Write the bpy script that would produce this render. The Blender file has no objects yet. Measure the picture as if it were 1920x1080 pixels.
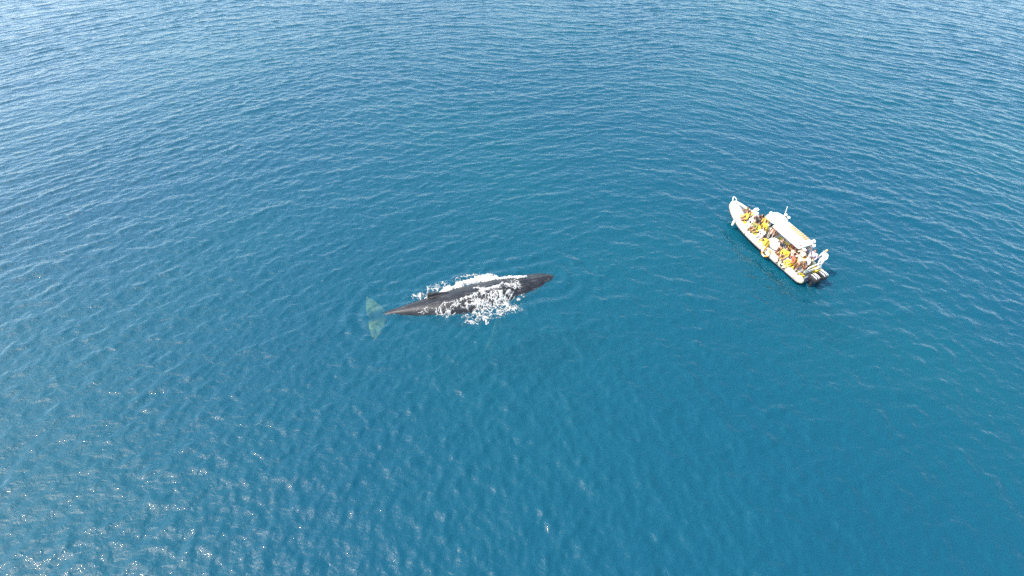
import bpy, bmesh, math, random
import numpy as np
from mathutils import Vector, Matrix
from mathutils.bvhtree import BVHTree

R = math.radians
scene = bpy.context.scene
COL = scene.collection

# ------------------------------------------------------------------ camera
CAM_H = 27.0
cam_data = bpy.data.cameras.new("camera")
cam = bpy.data.objects.new("camera", cam_data)
COL.objects.link(cam)
cam.location = (0, 0, CAM_H)
cam.rotation_euler = (R(45), 0, 0)
cam_data.sensor_width = 36
cam_data.lens = 18 / math.tan(R(44))
cam_data.clip_end = 20000
scene.camera = cam

# ------------------------------------------------------------------ sky + sun
SUN_EL, SUN_AZ = R(54), R(94)          # azimuth measured from +Y towards -X
world = bpy.data.worlds.new("World")
scene.world = world
world.use_nodes = True
wn = world.node_tree
for n in list(wn.nodes):
    wn.nodes.remove(n)
w_out = wn.nodes.new("ShaderNodeOutputWorld")
w_bg = wn.nodes.new("ShaderNodeBackground")
w_sky = wn.nodes.new("ShaderNodeTexSky")
w_sky.sky_type = 'NISHITA'
w_sky.sun_disc = False
w_sky.sun_elevation = SUN_EL
w_sky.sun_rotation = 2 * math.pi - SUN_AZ
w_sky.air_density = 1.15
w_sky.dust_density = 1.7
w_bg.inputs["Strength"].default_value = 0.15
wn.links.new(w_sky.outputs[0], w_bg.inputs[0])
wn.links.new(w_bg.outputs[0], w_out.inputs[0])

sun_data = bpy.data.lights.new("sun", 'SUN')
sun_data.energy = 2.3
sun_data.angle = R(0.5)
sun_data.color = (1.0, 0.95, 0.88)
sun = bpy.data.objects.new("sun", sun_data)
COL.objects.link(sun)
sd = Vector((-math.sin(SUN_AZ) * math.cos(SUN_EL), math.cos(SUN_AZ) * math.cos(SUN_EL), math.sin(SUN_EL)))
sun.rotation_euler = sd.to_track_quat('Z', 'Y').to_euler()
sun.location = sd * 60

vs = scene.view_settings
vs.view_transform = 'Standard'
vs.look = 'None'
vs.gamma = 1
vs.exposure = 2.08
scene.cycles.use_denoising = False
scene.cycles.max_bounces = 6
scene.cycles.transparent_max_bounces = 16
scene.cycles.caustics_reflective = False
scene.cycles.caustics_refractive = False

# ------------------------------------------------------------------ helpers
def tag(o, label=None, cat=None, group=None, kind=None):
    if label: o["label"] = label
    if cat: o["category"] = cat
    if group: o["group"] = group
    if kind: o["kind"] = kind
    return o

def link(name, mesh, parent=None, mats=()):
    o = bpy.data.objects.new(name, mesh)
    COL.objects.link(o)
    for m in mats:
        mesh.materials.append(m)
    if parent is not None:
        o.parent = parent
    return o

def new_mat(name):
    m = bpy.data.materials.new(name)
    m.use_nodes = True
    nt = m.node_tree
    for n in list(nt.nodes):
        nt.nodes.remove(n)
    out = nt.nodes.new("ShaderNodeOutputMaterial")
    return m, nt, out

def node(nt, kind, **kw):
    n = nt.nodes.new(kind)
    for k, v in kw.items():
        if k in n.inputs.keys():
            n.inputs[k].default_value = v
        else:
            setattr(n, k, v)
    return n

# ------------------------------------------------------------------ sea surface height (FFT wave field)
def wave_field(N, L, seed):

    rng = np.random.default_rng(seed)
    k1 = 2 * np.pi * np.fft.fftfreq(N, L / N)
    kx, ky = np.meshgrid(k1, k1, indexing='xy')
    k = np.hypot(kx, ky); k[0, 0] = 1
    c = ky / k                                     # direction: along +-r
    s = kx / k
    # main wind wavelets
    def comp(lam, pw, spread, iso, tilt, peak):
        kp = 2 * np.pi / lam
        S = np.exp(-(kp / k) ** 2) * (k / kp) ** (-pw)
        cc = c * math.cos(tilt) + s * math.sin(tilt)
        D = np.abs(cc) ** spread + iso
        S = S * D
        S[0, 0] = 0
        g = (rng.standard_normal((N, N)) + 1j * rng.standard_normal((N, N)))
        h = np.fft.ifft2(np.sqrt(S) * g).real
        sg = h.std(); h = sg * (np.exp(peak * 1.9 * np.tanh(h / (1.9 * sg))) - math.exp(peak * peak / 2)) / peak      # peaked crests, flat troughs
        sl = np.sqrt(np.mean((np.gradient(h, L / N, axis=0)) ** 2))
        return h / sl
    return [sum(w * comp(*c) for w, *c in p).astype(np.float32) for p in parts]

FN, FL = 2048, 128.0
# wind wavelets, and a second, shorter train crossing them; each train bends round its own far-off centre
parts = [[(0.040, 4.6, 4.6, 9, 0.03, 0.05, 0.3), (0.090, 1.6, 4.6, 6, 0.06, -0.15, 0.6)],
         [(0.030, 2.8, 4.5, 6, 0.05, 0.15, 0.4), (0.100, 0.95, 4.7, 4, 0.10, 0.2, 0.6)]]
TRAINS = list(zip(wave_field(FN, FL, 7), ((3.0, -9.0), (-12.0, -26.0)), (50.0, 66.0)))

def lookup(F, u, v):
    u = u % FL / FL * FN; v = v % FL / FL * FN
    i0 = np.floor(u).astype(int); j0 = np.floor(v).astype(int)
    fu, fv = u - i0, v - j0
    i1 = (i0 + 1) % FN; j1 = (j0 + 1) % FN; i0 %= FN; j0 %= FN
    return (F[j0, i0] * (1 - fu) + F[j0, i1] * fu) * (1 - fv) + (F[j1, i0] * (1 - fu) + F[j1, i1] * fu) * fv

def sea_z(x, y):
    x = np.asarray(x, np.float64); y = np.asarray(y, np.float64)
    gx = x + 1.5 * np.sin(y * 0.083 + 1.0) + 1.1 * np.sin(x * 0.11 + y * 0.05)
    gy = y + 1.6 * np.sin(x * 0.071 + 2.0) + 1.2 * np.sin(x * 0.16 - y * 0.09 + 0.7)
    z = 0
    for F, c, k in TRAINS:
        dx, dy = gx - c[0], gy - c[1]
        z = z + lookup(F, np.arctan2(dx, dy) * k, np.hypot(dx, dy))
    gust = 0.94 + 0.16 * np.sin(x * 0.09 + 1.3 * np.sin(y * 0.06)) * np.sin(y * 0.075 + 0.8)   # patches of stronger wind
    z = z * gust
    # water heaped and rippled round the whale and the hull
    for ax, ay, bx, by, w, k in ((-8.5, 24.6, 2.6, 28.1, 1.5, 0.040), (21.6, 27.7, 18.2, 35.6, 1.3, 0.028)):
        dx, dy = bx - ax, by - ay
        t = np.clip(((x - ax) * dx + (y - ay) * dy) / (dx * dx + dy * dy), 0, 1)
        d = np.hypot(x - ax - t * dx, y - ay - t * dy)
        z = z + k * np.cos(2 * np.pi * (d - w) / 1.25 + 1.2 * np.sin(t * 9)) * np.exp(-((d - w - 0.5) / 1.5) ** 2)
    return z

X0, X1, Y0, Y1, CELL = -104.0, 104.0, 2.0, 116.0, 0.118
nx = int((X1 - X0) / CELL) + 1
ny = int((Y1 - Y0) / CELL) + 1

def build_sea():
    xs = np.linspace(X0, X1, nx); ys = np.linspace(Y0, Y1, ny)
    gx, gy = np.meshgrid(xs, ys)
    gz = sea_z(gx, gy)
    edge = np.minimum(np.minimum(gx - X0, X1 - gx), np.minimum(gy - Y0, Y1 - gy))
    gz = gz * np.clip(edge / 3.0, 0, 1)
    co = np.stack([gx, gy, gz], -1).reshape(-1, 3)
    idx = np.arange(nx * ny).reshape(ny, nx)
    q = np.stack([idx[:-1, :-1], idx[:-1, 1:], idx[1:, 1:], idx[1:, :-1]], -1).reshape(-1, 4)
    base = len(co)
    B = 6000.0
    ext = np.array([[-B, -B, 0], [B, -B, 0], [B, B, 0], [-B, B, 0],
                    [X0, Y0, 0], [X1, Y0, 0], [X1, Y1, 0], [X0, Y1, 0]], float)
    qe = np.array([[0, 1, 5, 4], [1, 2, 6, 5], [2, 3, 7, 6], [3, 0, 4, 7]]) + base
    co = np.vstack([co, ext]); q = np.vstack([q, qe])
    me = bpy.data.meshes.new("sea")
    me.vertices.add(len(co)); me.vertices.foreach_set("co", co.astype(np.float32).ravel())
    me.loops.add(q.size); me.loops.foreach_set("vertex_index", q.astype(np.int32).ravel())
    me.polygons.add(len(q))
    me.polygons.foreach_set("loop_start", np.arange(0, q.size, 4, dtype=np.int32))
    me.polygons.foreach_set("use_smooth", np.ones(len(q), bool))
    me.update(calc_edges=True)
    o = link("sea", me, None, [water_material()])
    tag(o, "deep blue open sea covered in small wind wavelets", "water", kind="structure")
    return o

def water_material():
    m, nt, out = new_mat("sea_water")
    L = nt.links.new
    tc = node(nt, "ShaderNodeTexCoord")
    def noise(scale, detail, rough, loc=(0, 0, 0), sc=(1, 1, 1), dist=0.0):
        mp = node(nt, "ShaderNodeMapping")
        mp.inputs["Location"].default_value = loc
        mp.inputs["Scale"].default_value = sc
        L(tc.outputs["Object"], mp.inputs["Vector"])
        n = node(nt, "ShaderNodeTexNoise")
        n.inputs["Scale"].default_value = scale
        n.inputs["Detail"].default_value = detail
        n.inputs["Roughness"].default_value = rough
        n.inputs["Distortion"].default_value = dist
        L(mp.outputs[0], n.inputs["Vector"])
        return n.outputs["Fac"]
    # ripples too fine for the mesh
    r1 = noise(2.8, 1.6, 0.5, sc=(0.8, 1.25, 1), dist=0.4)
    r2 = noise(9.0, 2.0, 0.5, loc=(3, 7, 0))
    b1 = node(nt, "ShaderNodeBump"); b1.inputs["Strength"].default_value = 1.0; b1.inputs["Distance"].default_value = 0.048
    b2 = node(nt, "ShaderNodeBump"); b2.inputs["Strength"].default_value = 1.0; b2.inputs["Distance"].default_value = 0.0125
    L(r1, b1.inputs["Height"]); L(r2, b2.inputs["Height"]); L(b1.outputs[0], b2.inputs["Normal"])
    nrm = b2.outputs[0]
    # body colour of the water: slightly greener and bluer drifts
    pf = noise(0.035, 2.0, 0.5, loc=(5, 1, 0))
    ramp = node(nt, "ShaderNodeValToRGB")
    ramp.color_ramp.elements[0].position = 0.35; ramp.color_ramp.elements[0].color = (0.003, 0.067, 0.106, 1)
    ramp.color_ramp.elements[1].position = 0.65; ramp.color_ramp.elements[1].color = (0.004, 0.077, 0.108, 1)
    L(pf, ramp.inputs[0])
    dif = node(nt, "ShaderNodeBsdfDiffuse")
    L(ramp.outputs[0], dif.inputs["Color"]); L(nrm, dif.inputs["Normal"])
    tr = node(nt, "ShaderNodeBsdfTransparent")
    tr.inputs["Color"].default_value = (0.94, 0.98, 0.98, 1)
    body = node(nt, "ShaderNodeMixShader"); body.inputs[0].default_value = 0.50
    L(dif.outputs[0], body.inputs[1]); L(tr.outputs[0], body.inputs[2])
    gl = node(nt, "ShaderNodeBsdfGlossy"); gl.inputs["Roughness"].default_value = 0.016
    L(nrm, gl.inputs["Normal"])
    fr = node(nt, "ShaderNodeFresnel"); fr.inputs["IOR"].default_value = 1.34
    L(nrm, fr.inputs["Normal"])
    mix = node(nt, "ShaderNodeMixShader")
    L(fr.outputs[0], mix.inputs[0]); L(body.outputs[0], mix.inputs[1]); L(gl.outputs[0], mix.inputs[2])
    L(mix.outputs[0], out.inputs["Surface"])
    ab = node(nt, "ShaderNodeVolumeAbsorption")
    ab.inputs["Color"].default_value = (0.20, 0.90, 0.93, 1)
    ab.inputs["Density"].default_value = 0.28
    L(ab.outputs[0], out.inputs["Volume"])
    return m

build_sea()

def build_deep():  # added opaque sheet; its blue stands in for light scattered up from below
    bm = bmesh.new()
    bmesh.ops.create_grid(bm, x_segments=1, y_segments=1, size=6000)
    me = bpy.data.meshes.new("backscatter_sheet"); bm.to_mesh(me); bm.free()
    m, nt, out = new_mat("backscatter_blue")
    L = nt.links.new
    tc = node(nt, "ShaderNodeTexCoord")
    n = node(nt, "ShaderNodeTexNoise"); n.inputs["Scale"].default_value = 0.03; n.inputs["Detail"].default_value = 3
    r = node(nt, "ShaderNodeValToRGB")
    r.color_ramp.elements[0].position = 0.35; r.color_ramp.elements[0].color = (0.022, 0.032, 0.050, 1)
    r.color_ramp.elements[1].position = 0.65; r.color_ramp.elements[1].color = (0.026, 0.039, 0.052, 1)
    d = node(nt, "ShaderNodeBsdfDiffuse")
    L(tc.outputs["Object"], n.inputs["Vector"]); L(n.outputs["Fac"], r.inputs[0]); L(r.outputs[0], d.inputs["Color"]); L(d.outputs[0], out.inputs["Surface"])
    o = link("backscatter_sheet", me, None, [m]); o.location.z = -7.0
    tag(o, "added blue sheet below the sea standing in for light scattered up by deep water", "water", kind="structure")
build_deep()

# ------------------------------------------------------------------ solid materials
def solid(name, col, rough=0.5, var=0.0, scale=6.0, bump=0.0, metal=0.0, col2=None, coat=0.0):
    m, nt, out = new_mat(name)
    L = nt.links.new
    p = node(nt, "ShaderNodeBsdfPrincipled")
    p.inputs["Base Color"].default_value = (*col, 1)
    p.inputs["Roughness"].default_value = rough
    p.inputs["Metallic"].default_value = metal
    p.inputs["Coat Weight"].default_value = coat
    if var > 0 or bump > 0 or col2:
        tc = node(nt, "ShaderNodeTexCoord")
        n = node(nt, "ShaderNodeTexNoise")
        n.inputs["Scale"].default_value = scale
        n.inputs["Detail"].default_value = 5
        n.inputs["Roughness"].default_value = 0.6
        L(tc.outputs["Object"], n.inputs["Vector"])
        if var > 0 or col2:
            r = node(nt, "ShaderNodeValToRGB")
            r.color_ramp.elements[0].position = 0.38; r.color_ramp.elements[1].position = 0.64
            a = col2 if col2 else tuple(c * (1 - var) for c in col)
            r.color_ramp.elements[0].color = (*a, 1)
            r.color_ramp.elements[1].color = (*col, 1)
            L(n.outputs["Fac"], r.inputs[0]); L(r.outputs[0], p.inputs["Base Color"])
        if bump > 0:
            b = node(nt, "ShaderNodeBump"); b.inputs["Distance"].default_value = bump
            L(n.outputs["Fac"], b.inputs["Height"]); L(b.outputs[0], p.inputs["Normal"])
    L(p.outputs[0], out.inputs["Surface"])
    return m

M = {
    "tube": solid("tube_fabric", (0.46, 0.405, 0.26), 0.45, 0.10, 3),
    "strake_and_shade": solid("strake_rubber_and_shade", (0.05, 0.05, 0.06), 0.6),
    "hull": solid("hull_gelcoat", (0.16, 0.17, 0.19), 0.3, 0.15, 2),
    "deck": solid("deck_grip", (0.30, 0.29, 0.24), 0.8, 0.35, 5),
    "yellow": solid("yellow_liner", (0.78, 0.56, 0.03), 0.5, 0.2, 4),
    "white": solid("white_gelcoat", (0.55, 0.53, 0.46), 0.3, 0.06, 3, coat=0.3),
    "roof": solid("roof_gelcoat", (0.46, 0.42, 0.31), 0.4, 0.08, 2),
    "tan": solid("tan_slats", (0.42, 0.22, 0.08), 0.7, 0.3, 6),
    "seat": solid("seat_vinyl", (0.62, 0.60, 0.55), 0.6, 0.12, 6),
    "black": solid("black_plastic", (0.018, 0.018, 0.02), 0.4),
    "dark": solid("dark_hatch", (0.10, 0.095, 0.085), 0.5, 0.3, 8),
    "steel": solid("stainless_tube", (0.7, 0.7, 0.7), 0.25, metal=1.0),
    "glass": solid("tinted_screen", (0.03, 0.035, 0.04), 0.08),
    "orange": solid("orange_foam", (0.75, 0.22, 0.02), 0.6, 0.2, 6),
    "rope": solid("white_rope", (0.6, 0.58, 0.52), 0.9),
}

# ------------------------------------------------------------------ mesh builders
def ring_loft(bm, rings, cap=True):
    vr = [[bm.verts.new(p) for p in r] for r in rings]
    n = len(vr[0])
    for a, b in zip(vr, vr[1:]):
        for i in range(n):
            bm.faces.new((a[i], a[(i + 1) % n], b[(i + 1) % n], b[i]))
    if cap:
        bm.faces.new(list(reversed(vr[0]))); bm.faces.new(vr[-1])
    return vr

def smooth_path(pts, sub=6):
    P = [np.array(p, float) for p in pts]
    P = [2 * P[0] - P[1]] + P + [2 * P[-1] - P[-2]]
    out = []
    for i in range(1, len(P) - 2):
        for t in np.linspace(0, 1, sub, endpoint=False):
            a, b, c, d = P[i - 1], P[i], P[i + 1], P[i + 2]
            out.append(0.5 * (2 * b + (c - a) * t + (2 * a - 5 * b + 4 * c - d) * t * t + (3 * b - a - 3 * c + d) * t ** 3))
    out.append(P[-2])
    return out

def tube(bm, pts, rad, seg=12):
    """sweep a circle along points; rad: number or list"""
    pts = [Vector(p) for p in pts]
    n = len(pts)
    rs = [rad] * n if not hasattr(rad, "__len__") else rad
    rings = []
    up = Vector((0, 0, 1))
    t0 = (pts[1] - pts[0]).normalized()
    side = t0.cross(up)
    if side.length < 1e-3: side = t0.cross(Vector((1, 0, 0)))
    side.normalize()
    for i, p in enumerate(pts):
        t = (pts[min(i + 1, n - 1)] - pts[max(i - 1, 0)]).normalized()
        side = (side - t * side.dot(t)).normalized()
        nn = t.cross(side)
        rings.append([p + (side * math.cos(a) + nn * math.sin(a)) * rs[i] for a in np.linspace(0, 2 * math.pi, seg, endpoint=False)])
    ring_loft(bm, rings)

def box(bm, c, s, bev=0.02, rot=None, seg=2):
    g = bmesh.ops.create_cube(bm, size=1)
    vs_ = g["verts"]
    for v in vs_:
        v.co = Vector((v.co.x * s[0], v.co.y * s[1], v.co.z * s[2]))
    if bev > 0:
        es = list({e for v in vs_ for e in v.link_edges})
        r = bmesh.ops.bevel(bm, geom=es, offset=bev, segments=seg, affect='EDGES', profile=0.5)
        vs_ = list({v for f in r["faces"] for v in f.verts} | {v for v in vs_ if v.is_valid})
        seen, stack = set(vs_), list(vs_)
        while stack:
            v = stack.pop()
            for e in v.link_edges:
                w = e.other_vert(v)
                if w not in seen: seen.add(w); stack.append(w)
        vs_ = list(seen)
    mt = Matrix.Translation(Vector(c)) @ (rot.to_4x4() if rot else Matrix.Identity(4))
    bmesh.ops.transform(bm, matrix=mt, verts=vs_)

def blob(bm, c, s, p=2.6, nu=20, nv=12, rot=None):
    """rounded superellipsoid"""
    def sp(v, e): return math.copysign(abs(v) ** (2 / e), v)
    rings = []
    rm = rot if rot else Matrix.Identity(3)
    for j in range(nv + 1):
        ph = -math.pi / 2 + math.pi * (j + 0.02) / (nv + 0.04)
        rings.append([Vector(c) + rm @ Vector((s[0] * sp(math.cos(ph), p) * sp(math.cos(a), p),
                      s[1] * sp(math.cos(ph), p) * sp(math.sin(a), p), s[2] * sp(math.sin(ph), p)))
                      for a in np.linspace(0, 2 * math.pi, nu, endpoint=False)])
    ring_loft(bm, rings)

def done(name, bm, mat, parent=None, smooth=True):
    bmesh.ops.recalc_face_normals(bm, faces=bm.faces)
    me = bpy.data.meshes.new(name)
    bm.to_mesh(me); bm.free()
    if smooth:
        me.polygons.foreach_set("use_smooth", np.ones(len(me.polygons), bool))
        try: me.set_sharp_from_angle(angle=R(50))
        except Exception: pass
    return link(name, me, parent, [mat] if mat else [])

def evaluated(o, name):
    dg = bpy.context.evaluated_depsgraph_get()
    dg.update()
    me = bpy.data.meshes.new_from_object(o.evaluated_get(dg))
    me.name = name
    old = o.data
    bpy.data.objects.remove(o)
    bpy.data.meshes.remove(old)
    return me

# ------------------------------------------------------------------ whale
W_LOC, W_ROT = Vector((-3.49, 26.22, 0)), R(17.5)

def whale_material():
    m, nt, out = new_mat("whale_skin")
    L = nt.links.new
    tc = node(nt, "ShaderNodeTexCoord")
    def noise(scale, det, sc=(1, 1, 1)):
        mp = node(nt, "ShaderNodeMapping"); mp.inputs["Scale"].default_value = sc
        L(tc.outputs["Object"], mp.inputs[0])
        n = node(nt, "ShaderNodeTexNoise"); n.inputs["Scale"].default_value = scale; n.inputs["Detail"].default_value = det
        n.inputs["Roughness"].default_value = 0.65
        L(mp.outputs[0], n.inputs["Vector"]); return n.outputs["Fac"]
    n1 = noise(1.6, 6); n2 = noise(5, 4, (0.25, 1.4, 1)); n3 = noise(14, 3)
    r1 = node(nt, "ShaderNodeValToRGB")
    r1.color_ramp.elements[0].position = 0.33; r1.color_ramp.elements[0].color = (0.006, 0.006, 0.006, 1)
    r1.color_ramp.elements[1].position = 0.7; r1.color_ramp.elements[1].color = (0.0165, 0.016, 0.016, 1)
    L(n1, r1.inputs[0])
    # pale scratches and barnacle scars
    r2 = node(nt, "ShaderNodeValToRGB")
    r2.color_ramp.elements[0].position = 0.56; r2.color_ramp.elements[0].color = (0, 0, 0, 1)
    r2.color_ramp.elements[1].position = 0.70; r2.color_ramp.elements[1].color = (1, 1, 1, 1)
    L(n2, r2.inputs[0])
    mx = node(nt, "ShaderNodeMixRGB"); mx.inputs["Color2"].default_value = (0.060, 0.058, 0.056, 1)
    ml = node(nt, "ShaderNodeMath", operation='MULTIPLY'); ml.inputs[1].default_value = 1.0
    L(r2.outputs[0], ml.inputs[0]); L(ml.outputs[0], mx.inputs[0]); L(r1.outputs[0], mx.inputs["Color1"])
    # pale blotched flukes and flippers (vertex attribute)
    at = node(nt, "ShaderNodeAttribute"); at.attribute_name = "pale"
    r3 = node(nt, "ShaderNodeValToRGB")
    r3.color_ramp.elements[0].position = 0.38; r3.color_ramp.elements[0].color = (0.028, 0.05, 0.014, 1)
    r3.color_ramp.elements[1].position = 0.66; r3.color_ramp.elements[1].color = (0.25, 0.31, 0.095, 1)
    n4 = noise(2.6, 5)
    L(n4, r3.inputs[0])
    m2 = node(nt, "ShaderNodeMixRGB")
    L(at.outputs["Fac"], m2.inputs[0]); L(mx.outputs[0], m2.inputs["Color1"]); L(r3.outputs[0], m2.inputs["Color2"])
    p = node(nt, "ShaderNodeBsdfPrincipled")
    p.inputs["Roughness"].default_value = 0.38
    p.inputs["Specular IOR Level"].default_value = 0.28
    L(m2.outputs[0], p.inputs["Base Color"])
    b = node(nt, "ShaderNodeBump"); b.inputs["Distance"].default_value = 0.012
    L(n3, b.inputs["Height"]); L(b.outputs[0], p.inputs["Normal"])
    L(p.outputs[0], out.inputs["Surface"])
    return m

def build_whale():
    bm = bmesh.new()
    prof = np.array([  # X, Yc, zc, half width, half height
        [6.90, 0.02, -0.10, 0.10, 0.07], [6.75, 0.01, -0.12, 0.26, 0.16], [6.35, -0.03, -0.17, 0.50, 0.29],
        [5.8, -0.07, -0.25, 0.76, 0.42], [5.0, -0.14, -0.35, 1.00, 0.62], [4.0, -0.22, -0.49, 1.22, 0.88],
        [3.0, -0.32, -0.62, 1.40, 1.13], [1.5, -0.42, -0.75, 1.48, 1.34], [0.0, -0.45, -0.76, 1.50, 1.36],
        [-1.5, -0.38, -0.66, 1.24, 1.17], [-3.0, -0.25, -0.46, 0.84, 0.82], [-4.2, -0.12, -0.31, 0.50, 0.52],
        [-5.2, -0.02, -0.27, 0.30, 0.33], [-5.9, 0.0, -0.24, 0.20, 0.18], [-6.35, 0.0, -0.22, 0.14, 0.10]])
    pp = smooth_path(prof, 5)
    rings = []
    N = 56
    for X, Yc, zc, hw, hh in pp:
        ring = []
        for a in np.linspace(0, 2 * math.pi, N, endpoint=False):
            ca, sa = math.cos(a), math.sin(a)
            hx = np.clip((X - 2.6) / 1.6, 0, 1)        # head: flat upper jaw, lip line, bulging lower jaw
            px, pz = hw * math.copysign(abs(ca) ** 0.92, ca), hh * math.copysign(abs(sa) ** (0.92 + 0.25 * hx), sa)
            lat = math.degrees(math.atan2(sa, abs(ca)))
            groove = math.exp(-((lat - 40) / 7.0) ** 2) * 0.085 * hx
            lip = math.exp(-((lat - 22) / 14.0) ** 2) * 0.10 * hx
            k = 1 - groove + lip
            # median ridge along the upper jaw
            ridge = math.exp(-(ca / 0.10) ** 2) * 0.04 * hx if sa > 0 else 0
            # throat pleats
            pleat = (0.012 * math.sin(lat * 0.9) if (lat < -15 and X > -0.5) else 0)
            ring.append((X, Yc + px * (k + pleat), zc + pz * (k + pleat) + ridge))
        rings.append(ring)
    ring_loft(bm, rings)
    # blowhole mound
    blob(bm, (3.55, -0.12, 0.33), (0.34, 0.17, 0.10), 2.2)
    # tubercles on the rostrum
    rng = random.Random(3)
    for k in range(30):
        X = rng.uniform(4.3, 6.5)
        f = (X - 4.3) / 2.2
        y = rng.choice((-1, 0, 1)) * (0.55 * (1 - f) + 0.2) * rng.uniform(0.75, 1.0)
        z = 0.30 - 0.055 * (X - 4.0) ** 1.2 - abs(y) * 0.16 - 0.04
        blob(bm, (X, -0.1 + y, z), (0.075, 0.065, 0.055), 2.0, 10, 6)
    # dorsal fin: low hooked hump leaning away to the far side
    fin = [(-0.75, 0.14, 0.36), (-0.95, 0.16, 0.49), (-1.5, 0.22, 0.60), (-2.0, 0.28, 0.67), (-2.32, 0.33, 0.71), (-2.46, 0.34, 0.65), (-2.40, 0.28, 0.55), (-2.55, 0.2, 0.25)]
    fr = []
    for (x, y, z) in fin:
        th = 0.10 * (1 - (z - 0.3) * 0.8)
        fr.append([(x, y - th, z - 0.03), (x, y, z + 0.02), (x, y + th, z - 0.03), (x, y + th * 1.3 - 0.12, z - 0.55), (x, y - th * 1.3 - 0.12, z - 0.55)])
    ring_loft(bm, fr)
    # flukes
    lead = [(-5.1, 0.0), (-5.32, 0.35), (-5.58, 0.75), (-5.85, 1.25), (-6.12, 1.75), (-6.50, 2.16)]
    trail = [(-6.64, 0.0), (-6.72, 0.35), (-6.74, 0.75), (-6.72, 1.25), (-6.66, 1.75), (-6.58, 2.16)]
    for sgn in (1, -1):
        rr = []
        for (l, t) in zip(lead, trail):
            y = l[1] * sgn; th = 0.115 - 0.028 * l[1]
            z = -0.17 - 0.02 * l[1] + (0.03 if sgn < 0 else 0.0) * l[1]
            r_ = []
            for u in np.linspace(0, 1, 9):
                x = l[0] + (t[0] - l[0]) * u
                r_.append((x, y, z + th * math.sin(math.pi * min(1, 0.12 + u * 0.88)) ** 0.7 * 0.8 + 0.02))
            for u in np.linspace(1, 0, 9):
                x = l[0] + (t[0] - l[0]) * u
                r_.append((x, y, z - th * 0.6 * math.sin(math.pi * min(1, 0.12 + u * 0.88)) - 0.03))
            rr.append(r_)
        ring_loft(bm, rr)
    # flippers
    for pts, rs in (([(2.55, -1.15, -0.85), (2.2, -1.9, -1.1), (1.6, -2.7, -1.5), (0.9, -3.4, -2.0), (0.4, -3.8, -2.4)], (0.42, 0.44, 0.38, 0.30, 0.12)),
                    ([(2.55, 0.6, -0.85), (2.3, 1.3, -1.2), (1.8, 2.0, -1.8), (1.2, 2.6, -2.4), (0.8, 2.9, -2.8)], (0.42, 0.44, 0.38, 0.30, 0.12))):
        rr = []
        for p, r in zip(smooth_path(pts, 4), np.interp(np.linspace(0, 4, 17), range(5), rs)):
            rr.append([(p[0] + r * math.cos(a), p[1] + 0.2 * r * math.cos(a), p[2] + 0.3 * r * math.sin(a)) for a in np.linspace(0, 2 * math.pi, 14, endpoint=False)])
        ring_loft(bm, rr)
    bmesh.ops.recalc_face_normals(bm, faces=bm.faces)
    me = bpy.data.meshes.new("whale_raw"); bm.to_mesh(me); bm.free()
    o = link("whale_raw", me)
    rm = o.modifiers.new("remesh", 'REMESH'); rm.mode = 'VOXEL'; rm.voxel_size = 0.045; rm.use_smooth_shade = True
    sm = o.modifiers.new("smooth", 'SMOOTH'); sm.factor = 0.5; sm.iterations = 4
    me = evaluated(o, "whale")
    n = len(me.vertices)
    co = np.empty(n * 3, np.float32); me.vertices.foreach_get("co", co); co = co.reshape(-1, 3)
    pale = np.clip((-5.35 - co[:, 0]) / 0.5, 0, 1) * np.clip((np.abs(co[:, 1]) - 0.2) / 0.4, 0.06, 1)
    pale = np.maximum(pale, np.clip((np.abs(co[:, 1] + 0.35) - 1.65) / 0.3, 0, 1) * (co[:, 2] < -0.6) * 0.3)
    at = me.attributes.new("pale", 'FLOAT', 'POINT'); at.data.foreach_set("value", pale.astype(np.float32))
    me.polygons.foreach_set("use_smooth", np.ones(len(me.polygons), bool))
    o = link("humpback_whale", me, None, [whale_material()])
    o.location = W_LOC; o.rotation_euler = (0, 0, W_ROT)
    tag(o, "dark grey humpback whale lying at the surface amid white foam", "whale")
    return o

whale = build_whale()

# ------------------------------------------------------------------ foam washing over and round the whale
def hash2(i, j, s):
    h = np.sin(i * 127.1 + j * 311.7 + s * 74.7) * 43758.5453
    return h - np.floor(h)

def vnoise(x, y, s=0):
    i, j = np.floor(x), np.floor(y)
    f, g = x - i, y - j
    f = f * f * (3 - 2 * f); g = g * g * (3 - 2 * g)
    return (hash2(i, j, s) * (1 - f) + hash2(i + 1, j, s) * f) * (1 - g) + (hash2(i, j + 1, s) * (1 - f) + hash2(i + 1, j + 1, s) * f) * g

def fbm(x, y, s=0, o=4):
    a, t, k = 0, 0, 1.0
    for q in range(o):
        a = a + k * vnoise(x * 2 ** q, y * 2 ** q, s + q * 3.1); t += k; k *= 0.55
    return a / t

def cells(x, y, s=0):
    """distance to the nearest Voronoi border (strand map)"""
    i, j = np.floor(x), np.floor(y)
    d1 = np.full(x.shape, 9.0); d2 = np.full(x.shape, 9.0)
    for a in (-1, 0, 1):
        for b in (-1, 0, 1):
            px = i + a + hash2(i + a, j + b, s); py = j + b + hash2(i + a, j + b, s + 5.3)
            d = np.hypot(px - x, py - y)
            d2 = np.minimum(d2, np.maximum(d1, d)); d1 = np.minimum(d1, d)
    return d2 - d1

def seg_dist(X, Y, a, b):
    ax, ay = a; bx, by = b
    dx, dy = bx - ax, by - ay
    t = np.clip(((X - ax) * dx + (Y - ay) * dy) / (dx * dx + dy * dy + 1e-9), 0, 1)
    return np.hypot(X - ax - t * dx, Y - ay - t * dy)

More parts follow.
